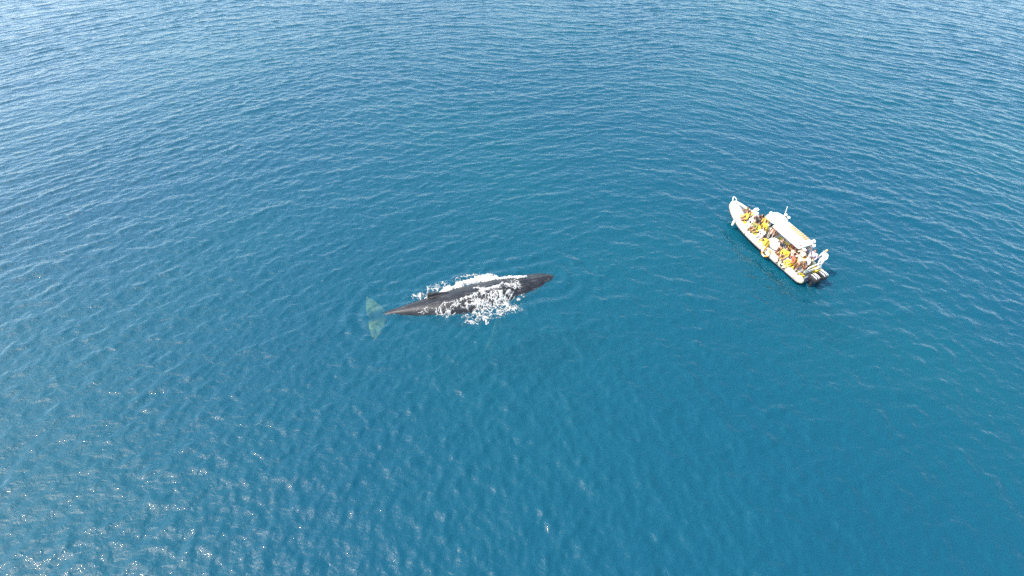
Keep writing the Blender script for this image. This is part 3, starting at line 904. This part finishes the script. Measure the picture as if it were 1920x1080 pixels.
FIG = {}
for kind in ("sit", "sit_photo", "sit_turn", "stand", "stand_photo", "lean"):
    J = pose(kind)
    ch = [[(J["pel"], (0.135, 0.105)), (J["waist"], (0.12, 0.095)), (J["chest"], (0.145, 0.11)), (J["neck"], 0.055), (J["head"] - V3(0, 0, 0.02), 0.058)]]
    for s in "lr":
        ch.append([('@', 0, 0), (J["hip" + s], 0.088), ((J["hip" + s] + J["knee" + s]) / 2, 0.078), (J["knee" + s], 0.056), ((J["knee" + s] * 0.65 + J["ank" + s] * 0.35), 0.056), (J["ank" + s], 0.036), (J["toe" + s], 0.034)])
    arms = {}
    for s in "lr":
        ch.append([('@', 0, 2), (J["sh" + s], 0.058), (J["el" + s], 0.042), (J["wr" + s], 0.027)]); arms[s] = len(ch) - 1
    for s in "lr":
        hand_chains(ch, arms[s], 3, J["wr" + s], J["hd" + s], V3(0, 0, 1) if abs(J["hd" + s].normalized().z) < 0.85 else V3(1, 0, 0))
    body = skin_mesh("body_" + kind, ch)
    bm = BM(); bm.from_mesh(body)
    c = head_mesh(bm, J)
    for f in bm.faces: f.smooth = True
    nf = len(bm.faces)
    for sg in (1, -1):                                             # eyes and mouth
        blob(bm, c + V3(0.081, sg * 0.030, 0.012), (0.009, 0.013, 0.008), 2.0, 8, 6)
    blob(bm, c + V3(0.083, 0, -0.060), (0.006, 0.022, 0.004), 2.0, 8, 6)
    bm.faces.ensure_lookup_table()
    for f in bm.faces[nf:]: f.material_index = 1; f.smooth = True
    bm.to_mesh(body); bm.free()
    # jacket and trousers follow the body a little outside it
    jc = [[(J["pel"] * 0.6 + J["waist"] * 0.4, (0.165, 0.135)), (J["waist"], (0.155, 0.13)), (J["chest"], (0.175, 0.14)), (J["chest"] * 0.35 + J["neck"] * 0.65, (0.095, 0.09)), (J["neck"] + (J["head"] - J["neck"]) * 0.12, 0.075)]]
    for s in "lr":
        w = J["wr" + s] + (J["el" + s] - J["wr" + s]) * 0.10
        jc.append([('@', 0, 2), (J["sh" + s], 0.076), (J["el" + s], 0.060), (w, 0.044)])
    tc_ = [[(J["pel"] + (J["waist"] - J["pel"]) * 0.2, (0.148, 0.118)), (J["pel"], (0.150, 0.12))]]
    for s in "lr":
        tc_.append([('@', 0, 1), (J["hip" + s], 0.102), ((J["hip" + s] + J["knee" + s]) / 2, 0.092), (J["knee" + s], 0.072), ((J["knee" + s] * 0.5 + J["ank" + s] * 0.5), 0.066), (J["ank" + s] + (J["knee" + s] - J["ank" + s]) * 0.06, 0.054)])
    jm = skin_mesh("jacket_" + kind, jc); tm = skin_mesh("trousers_" + kind, tc_)
    shoe = {}
    for s in "lr":
        bm = BM()
        a_, t_ = J["ank" + s], J["toe" + s]
        d = (t_ - a_); d.z = 0; d.normalize()
        blob(bm, (a_ + t_) / 2 + d * 0.01 - V3(0, 0, 0.012), (0.145, 0.055, 0.052), 2.4, 14, 8, Matrix.Rotation(math.atan2(d.y, d.x), 3, 'Z'))
        shoe[s] = bpy.data.meshes.new("shoe_" + kind); bm.to_mesh(shoe[s]); bm.free()
    # hair: short cap, long, or a brimmed hat
    caps = {}
    for hk in ("hair", "long_hair", "hat"):
        bm = BM(); rings = []
        for j in range(11):
            ph = R(90 - j * 11)
            r = []
            for a in np.linspace(0, 2 * math.pi, 20, endpoint=False):
                front = max(0, math.cos(a)) ** 1.5
                lim = ph if hk != "hat" else max(ph, R(8))
                lim = max(lim, R(38) * front - R(20) * (1 - front))
                x, y, z = 0.110 * math.cos(lim) * math.cos(a), 0.089 * math.cos(lim) * math.sin(a), 0.132 * math.sin(lim)
                if hk == "long_hair" and j > 7 and front < 0.3: z -= 0.045 * (j - 7)
                if hk == "hat":
                    if j > 8: x *= 1 + 0.28 * (j - 8); y *= 1 + 0.28 * (j - 8); z -= 0.008 * (j - 8)
                r.append(c + V3(x - 0.006, y, z + 0.002))
            rings.append(r)
        ring_loft(bm, rings, cap=False)
        bm.faces.new(bm.verts[0:20]) if False else None
        bmesh.ops.recalc_face_normals(bm, faces=bm.faces)
        for f in bm.faces: f.smooth = True
        h_ = bpy.data.meshes.new(hk + "_" + kind); bm.to_mesh(h_); bm.free()
        caps[hk] = h_
    FIG[kind] = dict(body=body, jacket=jm, trousers=tm, shoe=shoe, caps=caps)
    for mm in (jm, tm, *shoe.values()): mm.polygons.foreach_set("use_smooth", np.ones(len(mm.polygons), bool))

SKIN = [solid("skin_light", (0.55, 0.34, 0.24), 0.55), solid("skin_tan", (0.38, 0.21, 0.13), 0.55), solid("skin_brown", (0.17, 0.085, 0.05), 0.55)]
FEAT = solid("eye_and_lip", (0.05, 0.025, 0.02), 0.5)
HAIRC = {"dark": solid("hair_dark", (0.018, 0.012, 0.008), 0.6), "brown": solid("hair_brown", (0.07, 0.035, 0.018), 0.6), "fair": solid("hair_fair", (0.34, 0.22, 0.09), 0.6), "grey": solid("hair_grey", (0.32, 0.31, 0.30), 0.6),
         "white": solid("hat_white", (0.75, 0.74, 0.70), 0.8), "cream": solid("hat_cream", (0.62, 0.52, 0.34), 0.8), "black": solid("hat_black", (0.02, 0.02, 0.022), 0.8)}
CLOTH = {k: solid("cloth_" + k, v, 0.8, 0.15, 9, 0.01) for k, v in {
    "yellow": (0.74, 0.52, 0.03), "orange": (0.60, 0.33, 0.03), "white": (0.74, 0.73, 0.71), "brown": (0.16, 0.07, 0.035), "rust": (0.30, 0.09, 0.04),
    "black": (0.02, 0.02, 0.022), "navy": (0.02, 0.03, 0.08), "cream": (0.60, 0.54, 0.40), "pink": (0.60, 0.36, 0.40), "grey": (0.20, 0.20, 0.21), "olive": (0.20, 0.19, 0.05), "lavender": (0.48, 0.42, 0.52)}.items()}

def person(kind, x, y, z, face, jacket, trousers, cap, capcol, skin, label, shoes="black"):
    """face: heading in degrees in the boat's own frame (90 = towards the near tube)"""
    g = FIG[kind]
    def part(name, mesh, mats, parent=None):
        o = bpy.data.objects.new(name, mesh); COL.objects.link(o); o.parent = parent
        while len(mesh.materials) < len(mats): mesh.materials.append(None)
        for i, m in enumerate(mats):
            o.material_slots[i].link = 'OBJECT'; o.material_slots[i].material = m
        return o
    b = part("person", g["body"], [SKIN[skin], FEAT])
    part("jacket", g["jacket"], [CLOTH[jacket]], b)
    part("trousers", g["trousers"], [CLOTH[trousers]], b)
    for s in "lr":
        part("shoe", g["shoe"][s], [CLOTH[shoes]], b)
    part("hat" if cap == "hat" else "hair", g["caps"][cap], [HAIRC[capcol]], b)
    b.location = on_boat(x, y, z); b.rotation_euler = (0, 0, B_ROT + R(face))
    tag(b, label, "person", "people aboard the tour boat")
    return b

D0 = DECK + 0.04
PEOPLE = [
    # pose, x, y, lift, facing, jacket, trousers, cap, cap colour, skin, label
    ("sit", 2.35, 0.36, .08, 60, "orange", "brown", "hair", "dark", 1, "person in orange jacket on the foremost near seat behind the bow locker"),
    ("sit_turn", 2.30, -0.34, .08, 70, "yellow", "grey", "hat", "white", 0, "person in yellow jacket and white hat on the foremost far seat"),
    ("sit_photo", 1.62, 0.42, .04, 80, "white", "white", "hair", "brown", 0, "person in white jacket and white trousers raising both hands, second seat back from the bow"),
    ("sit", 1.60, -0.46, .04, 75, "brown", "black", "long_hair", "dark", 1, "person in dark brown jacket with long dark hair, ahead of the white radar pod"),
    ("sit", 0.92, 0.44, 0, 70, "yellow", "olive", "hair", "dark", 1, "person in yellow jacket and olive trousers seated beside the near yellow liner"),
    ("stand", 1.05, -0.20, 0, 85, "orange", "brown", "hair", "brown", 1, "person in orange jacket standing just ahead of the helm console"),
    ("stand_photo", 1.98, 0.02, .06, 95, "white", "cream", "hat", "white", 0, "person in white jacket and white hat standing mid-bow with hands raised"),
    ("sit_photo", 0.28, 0.62, 0, 90, "white", "lavender", "hair", "dark", 0, "person in white jacket with lavender trousers, just ahead of the pale hood"),
    ("stand", -0.18, 0.05, 0, 110, "rust", "black", "hair", "dark", 2, "person in rust jacket standing at the helm under the canopy edge"),
    ("lean", -0.62, 1.10, .36, 90, "orange", "yellow", "hair", "brown", 1, "person in orange jacket leaning out over the near tube amidships"),
    ("sit", -1.90, 0.48, 0, 85, "white", "brown", "long_hair", "brown", 0, "person in white jacket with long brown hair, just aft of the pale hood"),
    ("stand", -2.10, 0.06, 0, 80, "rust", "brown", "hair", "dark", 1, "person in rust jacket standing under the near edge of the canopy"),
    ("sit_turn", -2.62, 0.48, 0, 90, "pink", "white", "hat", "cream", 0, "person in pale pink jacket and cream hat on the near side, aft of amidships"),
    ("sit", -3.30, 0.48, 0, 75, "yellow", "yellow", "hair", "fair", 0, "person all in yellow with fair hair on the near aft seat"),
    ("stand_photo", -3.02, 0.10, 0, 95, "cream", "navy", "hat", "white", 0, "person in cream jacket and white hat standing amid the aft passengers"),
    ("sit", -2.95, -0.42, 0, 80, "yellow", "black", "hair", "brown", 1, "person in yellow jacket seated under the aft half of the canopy"),
    ("sit", -3.62, -0.20, 0, 100, "olive", "black", "hair", "dark", 2, "person in olive jacket seated just ahead of the stern arch"),
    ("sit_photo", -3.88, 0.62, .10, 80, "brown", "grey", "hair", "dark", 1, "person in brown jacket at the very stern beside the near tube"),
    ("stand", -3.72, 0.22, 0, 60, "white", "yellow", "hair", "grey", 0, "person in white jacket, yellow trousers and grey hair beside the stern arch"),
    ("stand_photo", -2.72, -0.98, .22, 105, "white", "white", "hat", "white", 0, "person all in white with white hat standing on the far tube by the canopy"),
    ("stand", -3.95, -0.94, .30, 80, "white", "white", "hair", "fair", 0, "person dressed all in white with fair hair standing on the far tube at the stern"),
    ("sit", 1.62, -0.08, .04, 85, "black", "navy", "hair", "brown", 0, "person in black jacket squeezed between two seats in the bow"),
    ("sit_turn", 2.72, 0.05, .16, 120, "brown", "olive", "hair", "dark", 2, "person in brown jacket perched on the yellow step below the bow locker"),
    ("sit", 1.22, 0.62, .10, 95, "olive", "brown", "long_hair", "dark", 1, "person in olive jacket with long dark hair sitting on the near liner forward"),
    ("stand", 0.62, 0.30, 0, 80, "yellow", "black", "hair", "dark", 1, "person in yellow jacket and black trousers standing ahead of the pale hood"),
    ("stand_photo", -1.70, 0.80, .10, 95, "black", "brown", "hair", "dark", 1, "person in black jacket with raised hands at the near tube, just aft of the hood"),
    ("sit", -2.25, 0.84, .18, 110, "yellow", "brown", "hair", "brown", 1, "person in yellow jacket and brown trousers sitting on the near liner, aft half"),
    ("stand", -2.62, 0.10, 0, 90, "brown", "black", "long_hair", "brown", 0, "person in brown jacket with long brown hair by the canopy's aft post"),
    ("sit_turn", -3.02, 0.82, .18, 70, "rust", "yellow", "hair", "dark", 1, "person in rust jacket and yellow trousers on the near liner toward the stern"),
    ("sit", -3.30, -0.10, 0, 95, "yellow", "yellow", "hair", "dark", 1, "person all in yellow with dark hair, mid-deck just aft of the canopy"),
    ("stand_photo", -3.55, 0.92, .20, 85, "cream", "brown", "hat", "cream", 1, "person in cream jacket, brown trousers and cream hat near the stern"),
    ("stand", -3.42, -0.62, 0, 95, "lavender", "cream", "hair", "dark", 1, "person in lavender jacket standing behind the canopy's aft end"),
]
for kind, x, y, lift, face, jk, trs, cap, cc, sk_, lab in PEOPLE:
    person(kind, x, y, D0 + lift, face, jk, trs, cap, cc, sk_, lab)
